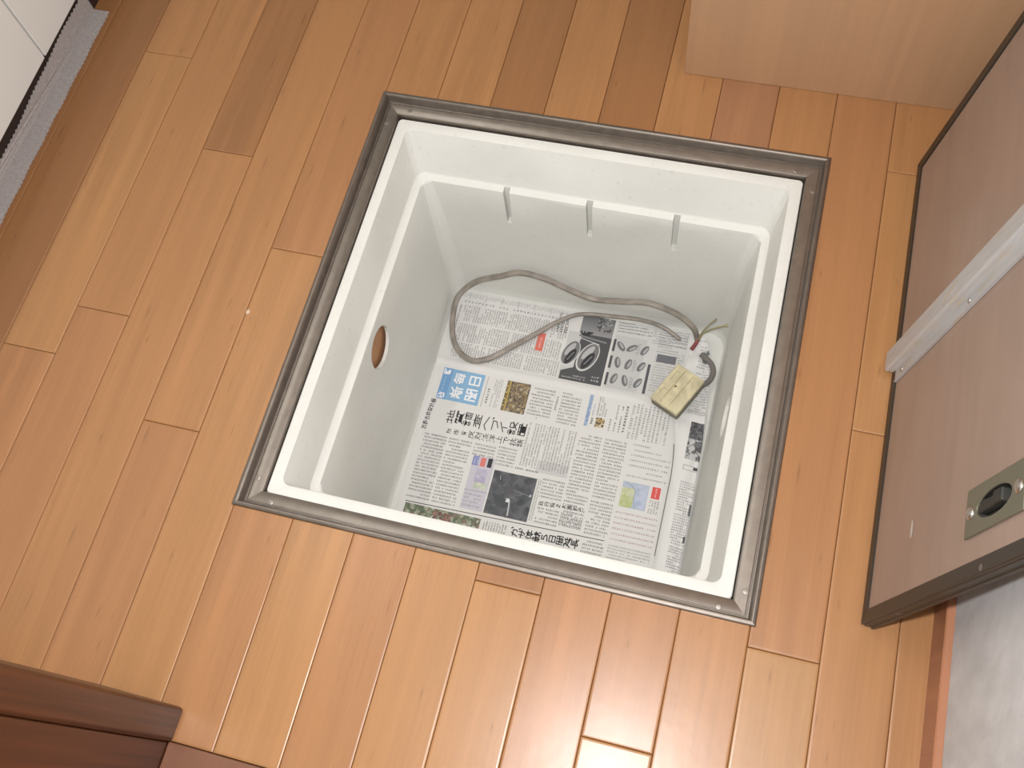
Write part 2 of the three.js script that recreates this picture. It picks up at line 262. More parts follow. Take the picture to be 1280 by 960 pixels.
function sheetCanvas(x0, z0, w, h) {
  const c = document.createElement('canvas'); c.width = Math.round(w * PX); c.height = Math.round(h * PX);
  const g = c.getContext('2d'); g.scale(PX, PX); g.translate(-x0, -z0); g.lineCap = 'round'; g.lineJoin = 'round'; return [c, g];
}
// one letter, its top towards -x: cw along z, ch along x
function glyph(g, ch, x, z, cw, chh, lw, col) {
  const s = INK[ch]; if (!s) return;
  g.save(); g.translate(x, z); g.rotate(-Math.PI / 2); g.strokeStyle = col; g.lineWidth = lw;
  for (const st of s.split(' ')) { g.beginPath(); for (let i = 0; i < st.length; i += 2) { const px = (+st[i] / 9 - 0.5) * cw, py = (+st[i + 1] / 9 - 0.5) * chh; i ? g.lineTo(px, py) : g.moveTo(px, py); } g.stroke(); }
  g.restore();
}
function words(g, text, [xa, za], [xb, zb], cw, chh, lw, col) { [...text].forEach((ch, i, a) => { const t = a.length > 1 ? i / (a.length - 1) : 0; glyph(g, ch, xa + (xb - xa) * t, za + (zb - za) * t, cw, chh, lw, col); }); }
// small print too fine to read: rows of broken marks; dir 'x' runs the rows along x, 'z' along z
function print(g, x0, x1, z0, z1, dir = 'x', pitch = 0.0055, dark = 0.58, step = 0.0027, tone = '40,40,42') {
  const [a0, a1, b0, b1] = dir === 'x' ? [x0, x1, z0, z1] : [z0, z1, x0, x1];
  for (let b = b0 + pitch * 0.5; b < b1; b += pitch) {
    let skip = rnd() < 0.12 ? rnd() * 0.6 : 0; const stop = rnd() < 0.16 ? 1 - rnd() * 0.6 : 1;
    for (let a = a0 + step / 2; a < a1; a += step) {
      const t = (a - a0) / (a1 - a0); if (t < skip || t > stop) continue; if (rnd() < 0.05) continue;
      g.fillStyle = `rgba(${tone},${dark * (0.55 + 0.6 * rnd())})`;
      for (let q = 0; q < 3; q++) {
        const long = q < 2, oa = a + (rnd() - 0.5) * step * 0.3, ob = b + (long ? (q - 0.5) * pitch * 0.30 + (rnd() - 0.5) * pitch * 0.12 : 0);
        const la = long ? step * (0.55 + 0.4 * rnd()) : step * 0.2, lb = long ? pitch * 0.13 : pitch * 0.5;
        dir === 'x' ? g.fillRect(oa - la / 2, ob - lb / 2, la, lb) : g.fillRect(ob - lb / 2, oa - la / 2, lb, la);
      }
    }
  }
}
function speckle(g, x0, x1, z0, z1, cols, n, s) { g.save(); g.beginPath(); g.rect(x0, z0, x1 - x0, z1 - z0); g.clip(); for (let i = 0; i < n; i++) { g.fillStyle = cols[Math.floor(rnd() * cols.length)]; g.beginPath(); g.ellipse(x0 + rnd() * (x1 - x0), z0 + rnd() * (z1 - z0), s * (0.3 + rnd()), s * (0.3 + rnd()), rnd() * 3, 0, 7); g.fill(); } g.restore(); }
const rect = (g, x0, x1, z0, z1, c) => { g.fillStyle = c; g.fillRect(x0, z0, x1 - x0, z1 - z0); };
const lineTo = (g, x0, z0, x1, z1, w, c) => { g.strokeStyle = c; g.lineWidth = w; g.beginPath(); g.moveTo(x0, z0); g.lineTo(x1, z1); g.stroke(); };
function paperTex(c) { const t = new THREE.CanvasTexture(c); t.colorSpace = THREE.SRGBColorSpace; t.flipY = false; t.anisotropy = 8; return t; }

const SH = { x0: -0.229, z0: -0.209, w: 0.432, h: 0.414 };
function frontPage() {
  const [c, g] = sheetCanvas(SH.x0, SH.z0, SH.w, SH.h);
  rect(g, SH.x0, SH.x0 + SH.w, SH.z0, SH.z0 + SH.h, '#e6e5e2');
  // masthead in white on blue
  rect(g, -0.2065, -0.137, -0.0612, -0.0065, '#8fb9dc'); rect(g, -0.2065, -0.191, -0.0612, -0.0065, '#7ba9d6');
  for (const z of [-0.055, -0.013]) speckle(g, -0.2055, -0.194, z - 0.005, z + 0.005, ['#f3eef6', '#dfe2f3', '#ffffff'], 26, 0.0019);
  print(g, -0.203, -0.196, -0.047, -0.020, 'z', 0.005, 0.5, 0.003, '225,232,245');
  for (const [ch, x, z] of [['毎', -0.1765, -0.0465], ['日', -0.1525, -0.0465], ['新', -0.1765, -0.0215], ['聞', -0.1525, -0.0215]]) glyph(g, ch, x, z, 0.0205, 0.0180, 0.0027, '#f6f8fb');
  lineTo(g, -0.1315, -0.060, -0.1315, -0.007, 0.0006, '#777'); print(g, -0.1285, -0.121, -0.050, -0.012, 'z', 0.0065, 0.6, 0.0045); print(g, -0.119, -0.104, -0.060, -0.010, 'z', 0.0034, 0.4, 0.0022);
  // headlines
  words(g, '地質調査へブイ設置', [-0.1745, 0.0195], [-0.0570, 0.0180], 0.0225, 0.0122, 0.0014, '#28282a');
  words(g, '防衛省', [-0.1700, 0.0440], [-0.1460, 0.0430], 0.0085, 0.0078, 0.0007, '#2a2a2c');
  words(g, '反対派洋上で抗議', [-0.1340, 0.0425], [-0.0545, 0.0400], 0.0120, 0.0102, 0.0009, '#2a2a2c');
  words(g, '辺野古移設計画', [-0.2120, 0.0455], [-0.2090, -0.0005], 0.0062, 0.0078, 0.0008, '#2a2a2c');
  // colour picture
  rect(g, -0.0990, -0.0605, -0.0605, -0.0080, '#85765f'); speckle(g, -0.099, -0.0605, -0.0605, -0.008, ['#6f6150', '#94825f', '#7a6e62', '#a58f60', '#625950', '#b4a98f'], 260, 0.0022);
  rect(g, -0.0945, -0.0925, -0.0605, -0.0080, '#c9b05c'); for (let i = 0; i < 9; i++) rect(g, -0.0985, -0.0955, -0.058 + i * 0.0056, -0.055 + i * 0.0056, i % 2 ? '#d0b163' : '#8a7747');
  for (let i = 0; i < 6; i++) rect(g, -0.083 + i * 0.0004, -0.0815, -0.056 + i * 0.007, -0.053 + i * 0.007, '#cabfa6');
  // text tiers of the front page
  print(g, -0.0570, -0.0200, -0.0590, -0.0040); print(g, -0.0160, -0.0120, -0.050, -0.026, 'z', 0.0042, 0.9, 0.004); print(g, -0.0080, 0.0240, -0.0600, -0.0050);
  print(g, -0.2070, -0.1700, 0.0530, 0.1620); print(g, -0.1660, -0.1280, 0.0530, 0.1620); print(g, -0.1240, -0.0900, 0.0530, 0.0740); print(g, -0.0850, -0.0560, 0.0500, 0.0850);
  print(g, -0.0480, 0.0300, 0.0020, 0.0760, 'z', 0.0046, 0.5); rect(g, -0.020, 0.030, 0.060, 0.080, 'rgba(150,150,152,0.25)'); print(g, -0.052, -0.012, 0.0780, 0.0840, 'x', 0.0045, 0.95);
  print(g, 0.0340, 0.0700, 0.0020, 0.1580); print(g, 0.0740, 0.1100, 0.0020, 0.1000, 'x'); print(g, -0.0050, 0.0300, 0.0860, 0.1190); print(g, 0.0740, 0.110, 0.104, 0.158);
  print(g, -0.0120, -0.0060, 0.0900, 0.1580, 'z', 0.0032, 0.55, 0.0025);
  words(g, '政府踏まえ進める', [0.0010, 0.1270], [0.0620, 0.1230], 0.0068, 0.0068, 0.0007, '#2c2c2e'); print(g, -0.0030, 0.0320, 0.1320, 0.1580); print(g, 0.0340, 0.0690, 0.1320, 0.1560);
  // boat picture
  rect(g, -0.0820, -0.0135, 0.0905, 0.1610, '#6d7174'); speckle(g, -0.082, -0.0135, 0.0905, 0.161, ['rgba(84,88,92,.5)', 'rgba(112,116,120,.4)', 'rgba(100,92,98,.4)', 'rgba(70,74,78,.5)'], 240, 0.006);
  g.strokeStyle = '#c9cdcf'; g.lineWidth = 0.0022; g.beginPath(); g.moveTo(-0.0515, 0.1340); g.quadraticCurveTo(-0.0490, 0.129, -0.0470, 0.136); g.quadraticCurveTo(-0.0455, 0.146, -0.0450, 0.157); g.stroke();
  speckle(g, -0.0530, -0.0470, 0.1310, 0.1370, ['#e6e9ea'], 10, 0.0018); speckle(g, -0.020, -0.016, 0.118, 0.122, ['#d9dcdd'], 5, 0.0014); lineTo(g, -0.045, 0.116, -0.020, 0.120, 0.0006, '#9da1a3'); lineTo(g, -0.071, 0.098, -0.069, 0.104, 0.001, '#b6babb');
  // small map beside it
  rect(g, -0.1200, -0.0845, 0.0740, 0.1610, '#cfccd6'); rect(g, -0.1200, -0.1100, 0.0745, 0.090, '#8e95c2'); rect(g, -0.1070, -0.0990, 0.0755, 0.090, '#e4837a'); rect(g, -0.0955, -0.0885, 0.0745, 0.0895, '#3d3d42');
  print(g, -0.119, -0.111, 0.076, 0.088, 'z', 0.005, 0.6, 0.004, '235,238,250'); speckle(g, -0.110, -0.092, 0.094, 0.116, ['#bdb6cf', '#c3c0d2', '#b3abc8'], 30, 0.004); speckle(g, -0.108, -0.088, 0.116, 0.126, ['#c8cfba', '#bfc9b4', '#d6dac8'], 40, 0.004); lineTo(g, -0.120, 0.1310, -0.0845, 0.1300, 0.0006, '#777'); print(g, -0.118, -0.090, 0.134, 0.158, 'x', 0.006, 0.25, 0.004);
  // rule and the lower article
  lineTo(g, -0.2045, 0.1690, 0.1070, 0.1625, 0.0011, '#333'); rect(g, -0.2040, -0.0825, 0.1715, 0.204, '#6c7560'); speckle(g, -0.204, -0.0825, 0.1715, 0.204, ['#979f88', '#727d68', '#a7ab98', '#838d72', '#66705f', '#90796e', '#b9bdae'], 330, 0.0034); speckle(g, -0.158, -0.128, 0.172, 0.200, ['#85645d', '#9b7a70', '#6d5550'], 60, 0.003);
  print(g, -0.0780, -0.0420, 0.1720, 0.2040, 'z', 0.0042, 0.6);
  words(g, 'ガザ停戦5日間延長', [-0.0280, 0.1800], [0.0650, 0.1770], 0.0138, 0.0100, 0.0015, '#1d1d1f');
  print(g, 0.0760, 0.1080, 0.1660, 0.2000); print(g, 0.110, 0.113, 0.196, 0.204, 'z', 0.003, 0.6);
  // right-hand column: strip, listings, weather map
  rect(g, 0.0360, 0.0415, -0.0640, -0.0110, '#9fb2cf'); speckle(g, 0.036, 0.0415, -0.064, -0.011, ['#7f97bf', '#b9c7dc'], 40, 0.0012); print(g, 0.0440, 0.0480, -0.050, -0.030, 'z', 0.0045, 0.5, 0.004, '70,90,140'); print(g, 0.0440, 0.0490, -0.027, -0.014, 'z', 0.006, 1.0, 0.004, '20,20,22');
  print(g, 0.0510, 0.0680, -0.0640, -0.032, 'z', 0.0042, 0.6); rect(g, 0.0530, 0.0670, -0.0290, -0.0120, '#d8cfb8'); speckle(g, 0.053, 0.067, -0.029, -0.012, ['#cdbb8c', '#b99f63', '#e6e0d2', '#6d604c'], 46, 0.0022);
  for (const x of [0.0735, 0.0815, 0.0890]) print(g, x, x + 0.0042, -0.0560, -0.0100, 'z', 0.0042, 0.65, 0.0042); print(g, 0.0950, 0.1010, -0.058, -0.010, 'z', 0.0060, 0.95, 0.0052, '30,30,32');
  print(g, 0.1050, 0.1660, -0.0640, -0.0050, 'z', 0.0062, 0.35, 0.0040); for (let i = 0; i < 5; i++) lineTo(g, 0.106 + i * 0.013, -0.062, 0.106 + i * 0.013, -0.006, 0.0004, '#9a9a9c');
  for (let r = 0; r < 7; r++) print(g, 0.1180, 0.1780, 0.0010 + r * 0.0085, 0.0060 + r * 0.0085, 'x', 0.0050, 0.42, 0.0036, '70,60,70');
  rect(g, 0.1160, 0.1565, 0.0640, 0.1050, '#bcc6d6'); speckle(g, 0.116, 0.136, 0.074, 0.105, ['#c9cfa2', '#bfc88f', '#d3d6b4'], 60, 0.005); speckle(g, 0.138, 0.156, 0.066, 0.103, ['#b3bfd6', '#c5cde0'], 34, 0.005); g.strokeStyle = '#7f8894'; g.lineWidth = 0.0006; g.beginPath(); g.moveTo(0.120, 0.066); g.quadraticCurveTo(0.142, 0.072, 0.136, 0.088); g.lineTo(0.140, 0.104); g.stroke();
  rect(g, 0.1612, 0.1740, 0.0640, 0.0825, '#e2605a'); print(g, 0.1650, 0.1700, 0.0660, 0.0810, 'z', 0.0050, 0.9, 0.0035, '250,225,222'); print(g, 0.1600, 0.1760, 0.0850, 0.1060, 'z', 0.004, 0.5);
  for (let r = 0; r < 6; r++) print(g, 0.1140, 0.1780, 0.1120 + r * 0.0085, 0.1170 + r * 0.0085, 'x', 0.0050, 0.42, 0.0036, '120,66,70'); print(g, 0.114, 0.178, 0.165, 0.200, 'x', 0.0046, 0.4);
  g.strokeStyle = '#4a4a4c'; g.lineWidth = 0.0011; g.beginPath(); g.moveTo(0.1790, -0.010); g.quadraticCurveTo(0.1850, 0.020, 0.1842, 0.060); g.lineTo(0.1842, 0.168); g.stroke();  // dark line painted in as the shade of the crevice beside the flap
  // sheet folded above: margin, dense print, red tag, shoe advertisement
  rect(g, SH.x0, SH.x0 + SH.w, -0.209, -0.0740, '#e4e3e0');
  print(g, -0.2150, -0.0300, -0.2010, -0.1930, 'z', 0.0034, 0.35, 0.0025); print(g, -0.2080, -0.0300, -0.1880, -0.1820, 'z', 0.0060, 0.55, 0.005, '70,76,96'); for (let i = 0; i < 6; i++) lineTo(g, -0.200 + i * 0.028, -0.203, -0.200 + i * 0.028, -0.190, 0.0005, '#888');
  for (const [za, zb] of [[-0.1790, -0.1480], [-0.1450, -0.1130], [-0.1100, -0.0820]]) print(g, -0.2050, -0.0260, za, zb, 'z', 0.0040, 0.55, 0.0027); print(g, -0.2130, -0.2080, -0.178, -0.130, 'z', 0.005, 0.6, 0.004);
  rect(g, -0.1670, -0.1500, -0.1500, -0.1420, 'rgba(228,227,224,0.8)'); rect(g, -0.1420, -0.1280, -0.1560, -0.1480, 'rgba(228,227,224,0.8)');
  rect(g, -0.0705, -0.0585, -0.1540, -0.1215, '#e37a6b'); print(g, -0.0670, -0.0620, -0.1500, -0.1260, 'z', 0.0048, 0.9, 0.0032, '250,226,220'); print(g, -0.046, -0.026, -0.197, -0.160, 'z', 0.0068, 0.9, 0.004);
  rect(g, -0.0230, 0.0480, -0.1680, -0.0810, '#cfcfce'); g.fillStyle = '#565658'; g.beginPath(); g.moveTo(0.0005, -0.168); g.lineTo(0.0480, -0.168); g.lineTo(0.0480, -0.081); g.lineTo(-0.0210, -0.081); g.lineTo(-0.0210, -0.096); g.lineTo(-0.002, -0.105); g.lineTo(-0.002, -0.150); g.fill();
  const gr = g.createLinearGradient(0, -0.203, 0, -0.165); gr.addColorStop(0, '#6e6e70'); gr.addColorStop(1, '#a2a2a3'); g.fillStyle = gr; g.fillRect(-0.0060, -0.2030, 0.0540, 0.0360); speckle(g, 0.0200, 0.0440, -0.201, -0.176, ['#8e8e8f', '#5c5c5e', '#b0b0b0', '#4c4c4e'], 60, 0.0024); speckle(g, -0.004, 0.02, -0.172, -0.164, ['#3d3d3f'], 16, 0.003); lineTo(g, -0.004, -0.1625, 0.040, -0.1575, 0.0030, '#8a8a8b'); lineTo(g, -0.004, -0.1590, 0.030, -0.1520, 0.0016, '#c4c4c4');
  const clog = (x, z, a, l, w) => { g.save(); g.translate(x, z); g.rotate(a); g.fillStyle = '#dededd'; g.beginPath(); g.ellipse(0, 0, w, l, 0, 0, 7); g.fill(); g.fillStyle = '#7d7d7e'; g.beginPath(); g.ellipse(0, -0.001, w * 0.88, l * 0.92, 0, 0, 7); g.fill(); g.fillStyle = '#bdbdbd'; g.beginPath(); g.ellipse(-w * 0.25, -l * 0.25, w * 0.34, l * 0.55, 0.2, 0, 7); g.fill(); g.fillStyle = '#3a3a3c'; g.beginPath(); g.ellipse(w * 0.22, l * 0.2, w * 0.42, l * 0.62, 0.1, 0, 7); g.fill(); lineTo(g, w * 0.1, l * 0.5, w * 0.34, -l * 0.15, w * 0.10, '#9a9a9b'); g.restore(); };
  clog(-0.0125, -0.1285, 0.30, 0.0245, 0.0135); clog(0.0170, -0.1270, 0.36, 0.0275, 0.0150);
  print(g, -0.018, 0.020, -0.0925, -0.0840, 'x', 0.0042, 0.85, 0.0030, '232,232,230'); for (const z of [-0.097, -0.091]) print(g, 0.0300, 0.0420, z, z + 0.005, 'x', 0.005, 1, 0.0042, '240,240,238');
  rect(g, 0.0482, 0.0510, -0.2040, -0.0800, '#e2e1de'); rect(g, 0.0510, 0.1700, -0.2040, -0.0800, '#d9d9d7'); for (const z of [-0.200, -0.195, -0.190, -0.1845]) print(g, 0.0540, 0.1100, z, z + 0.0034, 'x', 0.0034, 0.8, 0.0027);
  rect(g, 0.0530, 0.1050, -0.1755, -0.0820, '#cccccb');
  for (let r = 0; r < 3; r++) { rect(g, 0.0520, 0.0560, -0.168 + r * 0.030, -0.146 + r * 0.030, '#56565a'); for (const [x, a] of [[0.0655, -0.7 + r * 0.5], [0.0830, 0.9 - r * 0.6], [0.1040, 0.5]]) { g.save(); g.translate(x, -0.157 + r * 0.029); g.rotate(a); g.fillStyle = '#77777a'; g.beginPath(); g.ellipse(0, 0, 0.0048, 0.0098, 0, 0, 7); g.fill(); g.fillStyle = '#b5b5b5'; g.beginPath(); g.ellipse(0.0012, -0.001, 0.0020, 0.0066, 0, 0, 7); g.fill(); g.restore(); } print(g, 0.0900, 0.0970, -0.168 + r * 0.030, -0.148 + r * 0.030, 'x', 0.003, 0.5, 0.002); }
  rect(g, 0.1140, 0.1185, -0.1350, -0.0830, '#5b5b5f'); print(g, 0.1220, 0.1680, -0.1900, -0.0850, 'x', 0.0046, 0.35); rect(g, 0.1250, 0.1560, -0.1560, -0.1420, '#75757a'); print(g, 0.112, 0.168, -0.2, -0.17, 'x', 0.0036, 0.4);
  rect(g, SH.x0, SH.x0 + SH.w, -0.0760, -0.0655, '#e9e8e6');
  return c;
}
const FL = { x0: 0.158, z0: -0.20, w: 0.075, h: 0.404 };
function flapPage() {
  const [c, g] = sheetCanvas(FL.x0, FL.z0, FL.w, FL.h);
  rect(g, FL.x0, FL.x0 + FL.w, FL.z0, FL.z0 + FL.h, '#e4e3e1');
  print(g, 0.190, 0.2300, -0.190, -0.060, 'x', 0.0046, 0.4); speckle(g, 0.196, 0.215, -0.175, -0.150, ['#6d6d70', '#8c8c8e'], 26, 0.003);
  rect(g, 0.1990, 0.2300, -0.0500, -0.0210, '#6a6a6c'); speckle(g, 0.199, 0.230, -0.050, -0.021, ['#55555a', '#808084', '#4a4a4e'], 120, 0.002);
  rect(g, 0.1990, 0.2280, -0.0210, 0.0130, '#9c9c9e'); speckle(g, 0.199, 0.228, -0.021, 0.013, ['#c9c9c9', '#77777a', '#5e5e61', '#b5b5b5'], 60, 0.0046); lineTo(g, 0.200, -0.004, 0.213, -0.018, 0.0008, '#4b4b4e'); lineTo(g, 0.201, 0.009, 0.212, -0.003, 0.0008, '#4b4b4e'); lineTo(g, 0.212, -0.003, 0.226, 0.009, 0.0008, '#4b4b4e');
  g.strokeStyle = '#555'; g.lineWidth = 0.0005; g.strokeRect(0.2000, 0.0230, 0.0260, 0.0070); rect(g, 0.2150, 0.2215, 0.0236, 0.0282, '#4a4a4d');
  print(g, 0.2000, 0.2240, 0.0480, 0.1500, 'x', 0.0040, 0.5, 0.0030); print(g, 0.2020, 0.2260, 0.150, 0.200, 'x', 0.0038, 0.6, 0.0026); rect(g, 0.2200, 0.2235, 0.082, 0.100, '#6a6a6e'); rect(g, 0.2200, 0.2230, 0.132, 0.142, '#555558');
  return c;
}
// a sheet as a closed grid: top from heights, thin edge all round, underside
function sheetGeo(nu, nv, fn, tex, thick = 0.0009) {
  const pos = [], uv = [], idx = [], S = (nu + 1) * (nv + 1);
  for (const low of [0, 1]) for (let j = 0; j <= nv; j++) for (let i = 0; i <= nu; i++) { const [x, y, z] = fn(i / nu, j / nv); pos.push(x, y - low * thick, z); uv.push((x - tex.x0) / tex.w, (z - tex.z0) / tex.h); }
  const at = (i, j, l) => l * S + j * (nu + 1) + i;
  for (let j = 0; j < nv; j++) for (let i = 0; i < nu; i++) { const a = at(i, j, 0), b = at(i + 1, j, 0), c = at(i, j + 1, 0), d = at(i + 1, j + 1, 0); idx.push(a, c, b, b, c, d, a + S, b + S, c + S, b + S, d + S, c + S); }
  for (let j = 0; j < nv; j++) { idx.push(at(0, j, 0), at(0, j, 1), at(0, j + 1, 0), at(0, j + 1, 0), at(0, j, 1), at(0, j + 1, 1)); idx.push(at(nu, j, 0), at(nu, j + 1, 0), at(nu, j, 1), at(nu, j + 1, 0), at(nu, j + 1, 1), at(nu, j, 1)); }
  for (let i = 0; i < nu; i++) { idx.push(at(i, 0, 0), at(i + 1, 0, 0), at(i, 0, 1), at(i + 1, 0, 0), at(i + 1, 0, 1), at(i, 0, 1)); idx.push(at(i, nv, 0), at(i, nv, 1), at(i + 1, nv, 0), at(i + 1, nv, 0), at(i, nv, 1), at(i + 1, nv, 1)); }
  const g = new THREE.BufferGeometry(); g.setAttribute('position', new THREE.Float32BufferAttribute(pos, 3)); g.setAttribute('uv', new THREE.Float32BufferAttribute(uv, 2)); g.setIndex(idx); g.computeVertexNormals(); return g;
}
const lerpPts = (pts, t) => { for (let i = 1; i < pts.length; i++) if (t <= pts[i][0]) { const [a, b] = [pts[i - 1], pts[i]]; const k = (t - a[0]) / (b[0] - a[0]); return a[1] + (b[1] - a[1]) * k; } return pts[pts.length - 1][1]; };
const TRAY_FLOOR = -0.365;
function pageHeight(x, z) {
  let y = TRAY_FLOOR + 0.0016 + 0.0006 * (fbm(x * 18, z * 18, 2.1, 3) + 0.4);
  y += 0.0034 * Math.exp(-(((z + 0.0715 - 0.010 * smooth(0.08, 0.17, x)) / 0.006) ** 2)); // the ridge of the fold
  y += 0.0012 * Math.exp(-(((z + 0.058) / 0.005) ** 2)) * smooth(-0.1, 0, x);
  y += 0.0030 * Math.max(smooth(0.2165, 0.2245, -x), smooth(-0.1995, -0.2065, z) * 0.8); // rides up the rounded edge of the tray floor
  const far = smooth(-0.165, -0.2, z) * smooth(0.03, 0.16, x); // lifted towards the far right corner
  y += 0.010 * far + 0.0022 * far * Math.sin(x * 160 + z * 60);
  return y;
}
{
  const news = thing('newspaper', 'unfolded newspaper with a blue masthead lining the bottom of the white tray', 'newspaper');
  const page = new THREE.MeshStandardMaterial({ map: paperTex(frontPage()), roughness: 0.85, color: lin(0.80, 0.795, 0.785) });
  const left = [[0, -0.2215], [0.12, -0.2225], [0.5, -0.2218], [1, -0.2155]], top = [[0, -0.2035], [0.55, -0.2020], [1, -0.1940]];
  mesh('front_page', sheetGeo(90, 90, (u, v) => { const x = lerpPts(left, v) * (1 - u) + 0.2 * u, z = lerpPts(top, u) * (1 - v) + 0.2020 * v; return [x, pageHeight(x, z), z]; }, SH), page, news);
  const fm = new THREE.MeshStandardMaterial({ map: paperTex(flapPage()), roughness: 0.85, color: lin(0.88, 0.875, 0.865) });
  const fl = [[-0.195, 0.178], [-0.14, 0.172], [-0.06, 0.170], [-0.005, 0.1818], [0.05, 0.1858], [0.11, 0.1862], [0.2, 0.1862]], fr = [[-0.195, 0.196], [-0.165, 0.207], [-0.107, 0.2150], [-0.015, 0.2215], [0.1, 0.2235], [0.2, 0.2225]];
  mesh('folded_flap', sheetGeo(22, 90, (u, v) => {
    const z = -0.193 + 0.394 * v + 0.002 * Math.sin(u * 5), a = lerpPts(fl, z), b = lerpPts(fr, z), x = a + (b - a) * u;
    const swell = 0.0120 * smooth(-0.10, -0.01, z) + 0.0012 * fbm(z * 40, u * 3, 4.4, 3), peak = 0.012 * Math.exp(-(((z + 0.150) / 0.016) ** 2) - (((u - 0.45) / 0.38) ** 2));
    return [x, pageHeight(Math.min(x, 0.19), z) + 0.0026 + peak + 0.0018 * fbm(z * 26, u * 2.5, 8.4, 3) + swell * Math.sin(Math.PI * clamp(u * 0.9 + 0.06)) ** 0.8 * (1 - 0.35 * u) + 0.003 * smooth(0.8, 1, u), z];
  }, FL), fm, news).userData.label = 'edge of the sheet folded back over itself';
}

// ------------------------------------------------------------------ cable with its junction box
{
  const cable = thing('electric_cable', 'loop of flat grey electric cable with a cream junction box lying on the newspaper', 'cable');
  const sheathMat = new THREE.MeshPhysicalMaterial({ color: lin(0.36, 0.315, 0.265), roughness: 0.5, map: dataTex(256, 64, tile((u, v) => 0.85 + 0.5 * fbm(u * 14, v * 4, 6.6, 4)), [1, 1]) });
  const darkSheath = new THREE.MeshPhysicalMaterial({ color: lin(0.15, 0.135, 0.125), roughness: 0.5 });
  const copper = new THREE.MeshStandardMaterial({ color: lin(0.40, 0.36, 0.19), roughness: 0.45, metalness: 0.3 });
  const redCore = new THREE.MeshPhysicalMaterial({ color: lin(0.22, 0.05, 0.045), roughness: 0.5 });
  const curve = (pts) => new THREE.CatmullRomCurve3(pts.map((p) => new THREE.Vector3(...p)), false, 'centripetal');
  // swept flat oval section that keeps its broad side roughly flat to the bend
  function flat(pts, a0, b, n, slim = 1) {
    const c = curve(pts), fr = c.computeFrenetFrames(n, false), K = 14, pos = [], uv = [], idx = []; const L = c.getLength();
    for (let i = 0; i <= n; i++) {
      const p = c.getPointAt(i / n), t = fr.tangents[i], a = a0 * (1 - (1 - slim) * smooth(0.68, 0.84, i / n)); const side = new THREE.Vector3(0, 1, 0.35).cross(t); if (side.length() < 0.2) side.set(1, 0, 0); side.normalize(); const up = t.clone().cross(side).normalize();
      for (let k = 0; k <= K; k++) { const th = k / K * Math.PI * 2, cx = Math.cos(th), sx = Math.sin(th); const q = p.clone().addScaledVector(side, a * Math.sign(cx) * Math.abs(cx) ** 0.8).addScaledVector(up, b * Math.sign(sx) * Math.abs(sx) ** 0.8); pos.push(q.x, q.y, q.z); uv.push(i / n * L / 0.3, k / K); }
    }
    for (let i = 0; i < n; i++) for (let k = 0; k < K; k++) { const q = i * (K + 1) + k, r = q + K + 1; idx.push(q, q + 1, r, q + 1, r + 1, r); }
    for (const [row, flip] of [[0, 1], [n, 0]]) for (let k = 1; k < K - 1; k++) { const s = row * (K + 1); flip ? idx.push(s, s + k + 1, s + k) : idx.push(s, s + k, s + k + 1); }
    const g = new THREE.BufferGeometry(); g.setAttribute('position', new THREE.Float32BufferAttribute(pos, 3)); g.setAttribute('uv', new THREE.Float32BufferAttribute(uv, 2)); g.setIndex(idx); g.computeVertexNormals(); return g;
  }
  mesh('sheath', flat([[0.1832, -0.3512, -0.186], [0.1750, -0.330, -0.194], [0.1560, -0.314, -0.2015], [0.1291, -0.2992, -0.2045], [0.0971, -0.2919, -0.2060], [0.0526, -0.3035, -0.2060], [0.0074, -0.3107, -0.2055], [-0.0315, -0.2947, -0.2065], [-0.0699, -0.2763, -0.2080], [-0.1088, -0.2720, -0.2080], [-0.1437, -0.2930, -0.2065], [-0.1785, -0.3120, -0.2030], [-0.2040, -0.3360, -0.1960], [-0.2160, -0.3460, -0.1800],
    [-0.2148, -0.3530, -0.1423], [-0.2034, -0.3575, -0.1078], [-0.1855, -0.3575, -0.0880], [-0.1637, -0.3565, -0.0795], [-0.1392, -0.3575, -0.0885], [-0.1063, -0.3570, -0.1175], [-0.0735, -0.3565, -0.1482], [-0.0406, -0.3550, -0.1782], [-0.0112, -0.3530, -0.1950], [0.0471, -0.3500, -0.2010], [0.0928, -0.3470, -0.2020], [0.1267, -0.3470, -0.1960], [0.1560, -0.3535, -0.1835]], 0.0047, 0.0033, 260, 0.72), sheathMat, cable);
  mesh('core', new THREE.TubeGeometry(curve([[0.1826, -0.3480, -0.187], [0.1815, -0.3500, -0.1805], [0.1765, -0.3515, -0.1690]]), 12, 0.0032, 10), redCore, cable).userData.label = 'stripped red insulated core';
  mesh('conductor', new THREE.TubeGeometry(curve([[0.1838, -0.3480, -0.1865], [0.1870, -0.3250, -0.1880], [0.1950, -0.2985, -0.1890], [0.2050, -0.2735, -0.1900]]), 20, 0.0011, 8), copper, cable).userData.label = 'bare copper conductor';
  const c2 = mesh('conductor', new THREE.TubeGeometry(curve([[0.1846, -0.3500, -0.1860], [0.1900, -0.3250, -0.1880], [0.2060, -0.3020, -0.1890], [0.2215, -0.2890, -0.1900]]), 20, 0.0012, 8), copper, cable);
  mesh('tip', new THREE.SphereGeometry(0.0026, 12, 8).translate(0.2222, -0.2883, -0.1900), copper, c2);
  mesh('lead', flat([[0.1930, -0.3520, -0.1640], [0.2018, -0.3500, -0.1575], [0.2120, -0.3480, -0.1480], [0.2165, -0.3470, -0.1345], [0.2135, -0.3465, -0.1200], [0.2040, -0.3440, -0.1080]], 0.0044, 0.0033, 40), darkSheath, cable).userData.label = 'dark grey cable end running into the box';
